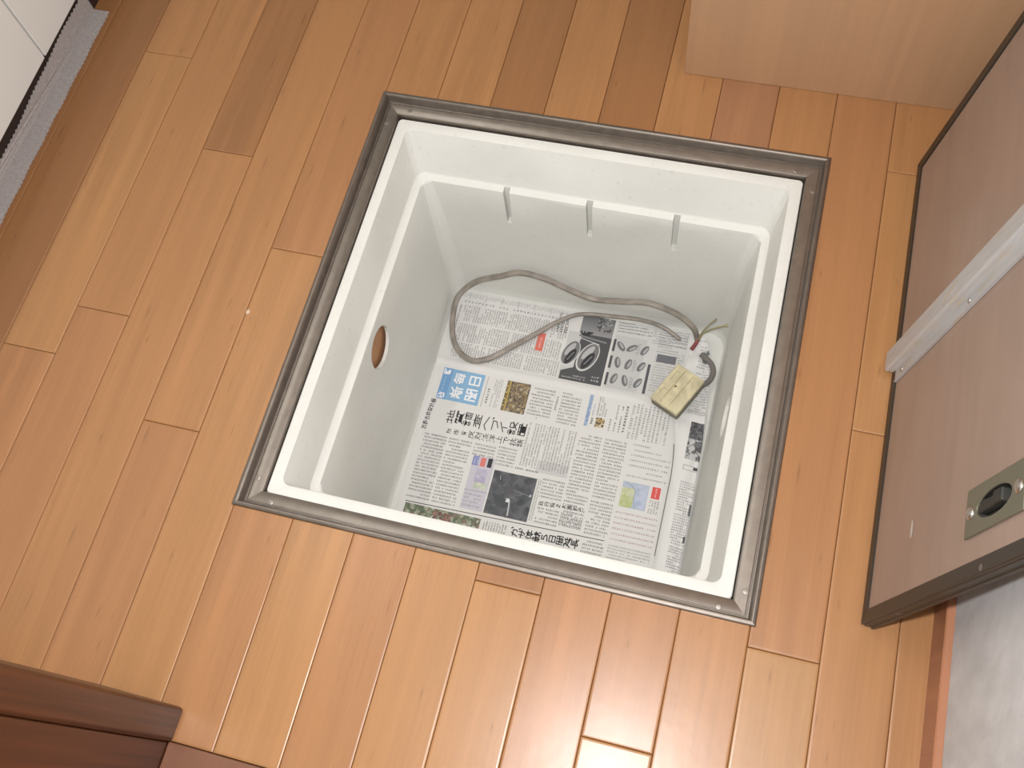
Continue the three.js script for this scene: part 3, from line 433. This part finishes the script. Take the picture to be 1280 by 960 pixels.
  // junction box: tray, ribbed lid, fixing hole
  const cream = new THREE.MeshPhysicalMaterial({ color: lin(0.72, 0.66, 0.47), roughness: 0.5, map: dataTex(256, 256, tile((u, v) => { const g = 0.88 + 0.3 * fbm(u * 6, v * 6, 9.1, 4); return [g, g * 0.985, g * 0.94]; }), [9, 9]) });
  const darkCream = new THREE.MeshStandardMaterial({ color: lin(0.20, 0.18, 0.125), roughness: 0.7 });
  const jb = mesh('junction_box', box(-0.0248, 0.0248, 0, 0.0170, -0.0350, 0.0350, 0.0022), darkCream, cable); jb.userData.label = 'cream plastic junction box';
  jb.position.set(0.1700, -0.3475, -0.0855); jb.rotation.set(0.02, -0.46, 0.10);
  const ev = new Evaluator(); ev.attributes = ['position', 'normal'];
  let lid = new Brush(new RoundedBoxGeometry(0.0510, 0.0075, 0.0715, 3, 0.0018)); lid.updateMatrixWorld();
  const cut = (geo, x, y, z) => { const b = new Brush(geo); b.position.set(x, y, z); b.updateMatrixWorld(); lid = ev.evaluate(lid, b, SUBTRACTION); lid.updateMatrixWorld(); };
  cut(new THREE.BoxGeometry(0.0016, 0.003, 0.062), 0.0075, 0.0035, 0); cut(new THREE.BoxGeometry(0.0016, 0.003, 0.062), -0.0080, 0.0035, 0); cut(new THREE.BoxGeometry(0.0075, 0.003, 0.017), -0.0150, 0.0035, 0.018); cut(new THREE.BoxGeometry(0.0075, 0.003, 0.017), -0.0150, 0.0035, -0.016);
  cut(new THREE.CylinderGeometry(0.0020, 0.0020, 0.012, 16), -0.0050, 0.001, -0.002);
  const lm = mesh('box_lid', metric(toCreasedNormals(lid.geometry, 0.5)), cream, jb); lm.position.y = 0.0195;
  mesh('screw', new THREE.CylinderGeometry(0.0019, 0.0019, 0.002, 14).translate(-0.0050, 0.0173, -0.002), darkSheath, jb);
}

// ------------------------------------------------------------------ hatch lid leaning on the grey wall, its underside to the room
{
  const lid = thing('hatch_lid', 'brown veneered hatch lid with dark metal edging leaning against the grey wall', 'hatch lid', [0.4286, 0.0002, -0.0185]);
  lid.rotation.z = -6.45 * Math.PI / 180;
  const T = 0.0145, Lh = 0.6, Z = 0.2995, B = 0.0160;
  // edging profile: d in from the outer edge, n out from the back
  const prof = [[0, 0], [0, 0.0030], [0.0013, 0.0036], [0.0013, 0.0105], [0.0022, 0.0110], [0.0018, 0.0138], [0.0030, T + 0.0003], [B - 0.001, T + 0.0003], [B, T - 0.0006], [B, 0.0015], [B + 0.004, 0.0015], [B + 0.004, 0]];
  const c = [Lh / 2, 0];
  function rail(half) { // along local z, outer edge at y = 0
    const n = prof.length, pos = [], put = (i, e) => { const [d, q] = prof[i % n]; return [-q, d, e * (half - d)]; };
    for (let i = 0; i < n; i++) { const a = put(i, -1), b = put(i + 1, -1), q = put(i + 1, 1), d = put(i, 1); pos.push(...a, ...q, ...b, ...a, ...d, ...q); }
    for (const [a, b, q] of THREE.ShapeUtils.triangulateShape(prof.map((v) => new THREE.Vector2(...v)), [])) pos.push(...put(a, -1), ...put(b, -1), ...put(q, -1), ...put(a, 1), ...put(q, 1), ...put(b, 1));
    let g = new THREE.BufferGeometry(); g.setAttribute('position', new THREE.Float32BufferAttribute(pos, 3)); g = toCreasedNormals(g, 0.5); return metric(g);
  }
  const rg = rail(Z);
  const lidEdge = new THREE.MeshPhysicalMaterial({ color: lin(0.066, 0.058, 0.046), metalness: 0.7, roughness: 0.4 });
  const paleMarkMat = new THREE.MeshStandardMaterial({ color: lin(0.50, 0.43, 0.38), roughness: 0.6 });
  const rails = [];
  for (let i = 0; i < 4; i++) { const m = mesh('edge_rail', rg, lidEdge, lid); m.position.y = Lh / 2; const q = new THREE.Group(); m.geometry = rg.clone().translate(0, -Lh / 2, 0).rotateX(i * Math.PI / 2); rails.push(m); }
  // veneer board with a square cut-out for the latch
  const s = new THREE.Shape(); const b = B + 0.0004; s.moveTo(-Z + b, b); s.lineTo(Z - b, b); s.lineTo(Z - b, Lh - b); s.lineTo(-Z + b, Lh - b); s.closePath();
  const hz = 0.2400, hy = 0.3000, hole = new THREE.Path(); hole.moveTo(hz - 0.0145, hy - 0.036); hole.lineTo(hz - 0.0145, hy + 0.036); hole.lineTo(hz + 0.0145, hy + 0.036); hole.lineTo(hz + 0.0145, hy - 0.036); hole.closePath(); s.holes.push(hole);
  const pg = new THREE.ExtrudeGeometry(s, { depth: T - 0.0033, bevelEnabled: false }); pg.rotateY(-Math.PI / 2); pg.translate(-0.0018, 0, 0);
  mesh('veneer_panel', metric(pg), lidVeneer, lid);
  mesh('back_sheet', box(-0.0014, -0.0002, B, Lh - B, -Z + B, Z - B), bronze, lid);
  { const m = mesh('pale_mark', new THREE.CylinderGeometry(1, 1, 1, 20), paleMarkMat, lid); m.scale.set(0.0030, 0.00014, 0.0095); m.rotation.z = Math.PI / 2; m.rotation.y = 0; m.position.set(-T + 0.00095, 0.118, 0.2200); }  // pale elongated mark on the veneer
  // stiffening channel up the middle: flange on the near side, raised hollow rib on the far side
  const X = -T + 0.0010; // face of the veneer, extruded towards -x
  const hat = [[-0.0260, 0.0000], [-0.0260, 0.0085], [-0.0235, 0.0110], [-0.0020, 0.0110], [0.0005, 0.0085], [0.0015, 0.0016], [0.0150, 0.0014], [0.0160, 0.0030], [0.0172, 0.0030], [0.0172, 0.0000], [0.0000, 0.0000], [-0.0010, 0.0080], [-0.0030, 0.0095], [-0.0225, 0.0095], [-0.0245, 0.0078], [-0.0245, 0.0000]];
  const hs = new THREE.Shape(hat.map(([z, n]) => new THREE.Vector2(z, n)));
  const hg = new THREE.ExtrudeGeometry(hs, { depth: 0.588, bevelEnabled: false }); // shape x = z, shape y = out, depth = up
  { const p = hg.attributes.position; for (let i = 0; i < p.count; i++) { const [z, n, y] = [p.getX(i), p.getY(i), p.getZ(i)]; const notch = y < 0.02 && z > 0.0008; p.setXYZ(i, X - n, (notch ? 0.0175 : 0.0060) + y * 0.98, z); } hg.index ? 0 : 0; }
  const flip = hg.index ? hg.toNonIndexed() : hg; { const p = flip.attributes.position; for (let i = 0; i < p.count; i += 3) for (let k = 0; k < 3; k++) { const t = p.array[(i + 1) * 3 + k]; p.array[(i + 1) * 3 + k] = p.array[(i + 2) * 3 + k]; p.array[(i + 2) * 3 + k] = t; } flip.deleteAttribute('normal'); }
  const bar = mesh('stiffener_bar', metric(toCreasedNormals(flip, 0.5)), galv, lid); bar.userData.label = 'dull galvanised channel'; bar.position.z = 0.0010;
  const rv = new THREE.SphereGeometry(0.0030, 14, 8).scale(0.55, 1, 1);
  for (const y of [0.0365, 0.2110, 0.385, 0.560]) { const m = mesh('screw', rv, steel, bar); m.position.set(X - 0.0018, y, 0.0082); }
  const side = screwGeo(0.0030, 0.0010);
  for (const [y, d] of [[0.09, 0], [0.51, 0]]) { const m = mesh('screw', side, dullScrew, lid); m.rotation.x = Math.PI / 2; m.position.set(-0.007, y, Z - 0.0012); }
  for (const y of [0.285, 0.55]) { const m = mesh('screw', side, dullScrew, lid); m.rotation.z = Math.PI / 2; m.position.set(-T - 0.0002, y, Z - 0.006); }
  // latch: plate with an opening, dished recess, folding ring and two screws
  const brass = new THREE.MeshPhysicalMaterial({ color: lin(0.19, 0.185, 0.13), metalness: 0.55, roughness: 0.4 });
  const recessMat = new THREE.MeshStandardMaterial({ color: lin(0.035, 0.034, 0.028), roughness: 0.6, metalness: 0.3 });
  const ps = new THREE.Shape(); ps.moveTo(-0.0215, -0.0510); ps.lineTo(0.0215, -0.0510); ps.lineTo(0.0215, 0.0510); ps.lineTo(-0.0215, 0.0510); ps.closePath();
  const ph = new THREE.Path(); ph.absellipse(0.0005, 0, 0.0125, 0.0315, 0, Math.PI * 2); ps.holes.push(ph);
  const plg = new THREE.ExtrudeGeometry(ps, { depth: 0.0010, bevelEnabled: true, bevelSize: 0.0005, bevelThickness: 0.0004, bevelSegments: 2, curveSegments: 24 }); plg.rotateY(-Math.PI / 2);
  const latch = mesh('latch_plate', metric(plg), brass, lid); latch.position.set(-T + 0.0004, hy, hz); latch.userData.label = 'greenish metal latch plate';
  mesh('recess', merge([box(0.0095, 0.0105, -0.034, 0.034, -0.0130, 0.0130), box(0.0002, 0.0095, -0.034, -0.033, -0.013, 0.013), box(0.0002, 0.0095, 0.033, 0.034, -0.013, 0.013), box(0.0002, 0.0095, -0.033, 0.033, -0.0130, -0.0120), box(0.0002, 0.0095, -0.033, 0.033, 0.0120, 0.0130)]), recessMat, latch);
  mesh('lever', merge([box(-0.0030, 0.0040, -0.022, 0.006, -0.0035, 0.0060, 0.0014), box(-0.0045, 0.0050, 0.004, 0.020, -0.0060, 0.0060, 0.0020)]), recessMat, latch);
  for (const y of [-0.0425, 0.0425]) { const m = mesh('screw', new THREE.SphereGeometry(0.0062, 20, 12).scale(0.5, 1, 1), steel, latch); m.position.set(-0.0014, y, 0.0005); }
}

// ------------------------------------------------------------------ kitchen base cabinet at the left, worktop over it, felt strip along its foot
{
  const cab = thing('kitchen_cabinet', 'white kitchen base cabinet with flat doors above a dark toe kick', 'cabinet', [-0.785, 0, 0]);
  mesh('carcass', box(-0.62, -0.021, 0.056, 0.84, -1.60, 0.52), carcassMat, cab);
  mesh('toe_kick', box(-0.60, -0.0135, 0.0003, 0.0555, -1.60, 0.52), darkKick, cab);
  const seams = [-1.59, -1.140, -0.690, -0.2405, 0.2095, 0.52];
  for (let i = 0; i < 5; i++) { const d = mesh('cabinet_door', box(-0.0200, 0, 0.0550, 0.805, seams[i] + 0.0015, seams[i + 1] - 0.0015, 0.0012), whiteDoor, cab); mesh('handle', box(0.0005, 0.012, 0.74, 0.75, seams[i] + 0.12, seams[i + 1] - 0.12, 0.003), steel, d); }
  const top = thing('worktop', 'pale worktop lying on the white kitchen cabinet', 'worktop', [-0.785, 0.8405, 0]);
  mesh('slab', box(-0.64, 0.035, 0, 0.04, -1.62, 0.54, 0.006), ceilMat, top);
  // grey felt, pinked along both edges, bent up against the toe kick
  const strip = thing('felt_strip', 'grey felt strip with pinked edges laid along the foot of the white cabinet', 'felt strip', [0, 0, 0]);
  const za = -0.377, zb = 0.50, pitch = 0.0082, a = [], n = Math.round((zb - za) / pitch);
  a.push(new THREE.Vector2(0, 0)); for (let i = 0; i <= n; i++) { const z = i / n * (zb - za); a.push(new THREE.Vector2(z, 0.0248 + 0.0006 * Math.sin(i * 0.7))); if (i < n) a.push(new THREE.Vector2(z + pitch / 2, 0.0234 + 0.0006 * Math.sin(i * 0.7))); } a.push(new THREE.Vector2(zb - za, 0));
  const flatG = new THREE.ExtrudeGeometry(new THREE.Shape(a), { depth: 0.0022, bevelEnabled: false }); // x = along, y = out, z = thickness
  { const p = flatG.attributes.position; for (let i = 0; i < p.count; i++) { const [l, o, t] = [p.getX(i), p.getY(i), p.getZ(i)]; p.setXYZ(i, -0.7962 + o, 0.0003 + t, za + l); } flatG.computeVertexNormals(); }
  const u = []; u.push(new THREE.Vector2(0, 0)); for (let i = 0; i <= n; i++) { const z = i / n * (zb - za), h = 0.0375 - 0.011 * smooth(0.05, 0.30, z); u.push(new THREE.Vector2(z, h)); if (i < n) u.push(new THREE.Vector2(z + pitch / 2, h - 0.0028)); } u.push(new THREE.Vector2(zb - za, 0));
  const upG = new THREE.ExtrudeGeometry(new THREE.Shape(u), { depth: 0.0016, bevelEnabled: false });
  { const p = upG.attributes.position; for (let i = 0; i < p.count; i++) { const [l, h, t] = [p.getX(i), p.getY(i), p.getZ(i)]; p.setXYZ(i, -0.7980 + t + 0.0006 * Math.sin(l * 60), 0.0005 + h, za + l); } upG.computeVertexNormals(); }
  mesh('strip', metric(merge([flatG, upG])), felt, strip);
}

// ------------------------------------------------------------------ cupboard standing behind the lid
{
  const cup = thing('cupboard', 'tall light wood veneer cupboard side standing on the floor behind the leaning lid', 'cupboard', [0.0972, 0, -0.4115]);
  const w = R.x1 - 0.0972 - 0.001, d = 0.55, h = 1.8;
  mesh('front_panel', box(0, w, 0.0005, h, -0.018, 0, 0.0008), cupboardVeneer, cup);
  mesh('side_panel', box(0, 0.018, 0.0005, h, -d, -0.0185, 0.0008), cupboardVeneer, cup); mesh('side_panel', box(w - 0.018, w, 0.0005, h, -d, -0.0185, 0.0008), cupboardVeneer, cup);
  mesh('back_panel', box(0.0185, w - 0.0185, 0.0005, h, -d, -d + 0.006), cupboardVeneer, cup); mesh('top_panel', box(0, w, h + 0.0005, h + 0.0185, -d, 0, 0.0008), cupboardVeneer, cup);
}

// ------------------------------------------------------------------ ceiling light
{
  const cl = thing('ceiling_light', 'white fluorescent ceiling light above the kitchen counter', 'ceiling light', [-0.86, 2.4, -0.5]);
  mesh('housing', box(-0.05, 0.05, -0.045, -0.0005, -0.54, 0.54, 0.006), ceilMat, cl);
  mesh('diffuser', box(-0.022, 0.022, -0.070, -0.0455, -0.50, 0.50, 0.01), new THREE.MeshStandardMaterial({ color: lin(0.9, 0.9, 0.88), emissive: lin(1, 0.96, 0.9), emissiveIntensity: 3, roughness: 0.6 }), cl);
}

renderer.render(scene, camera);
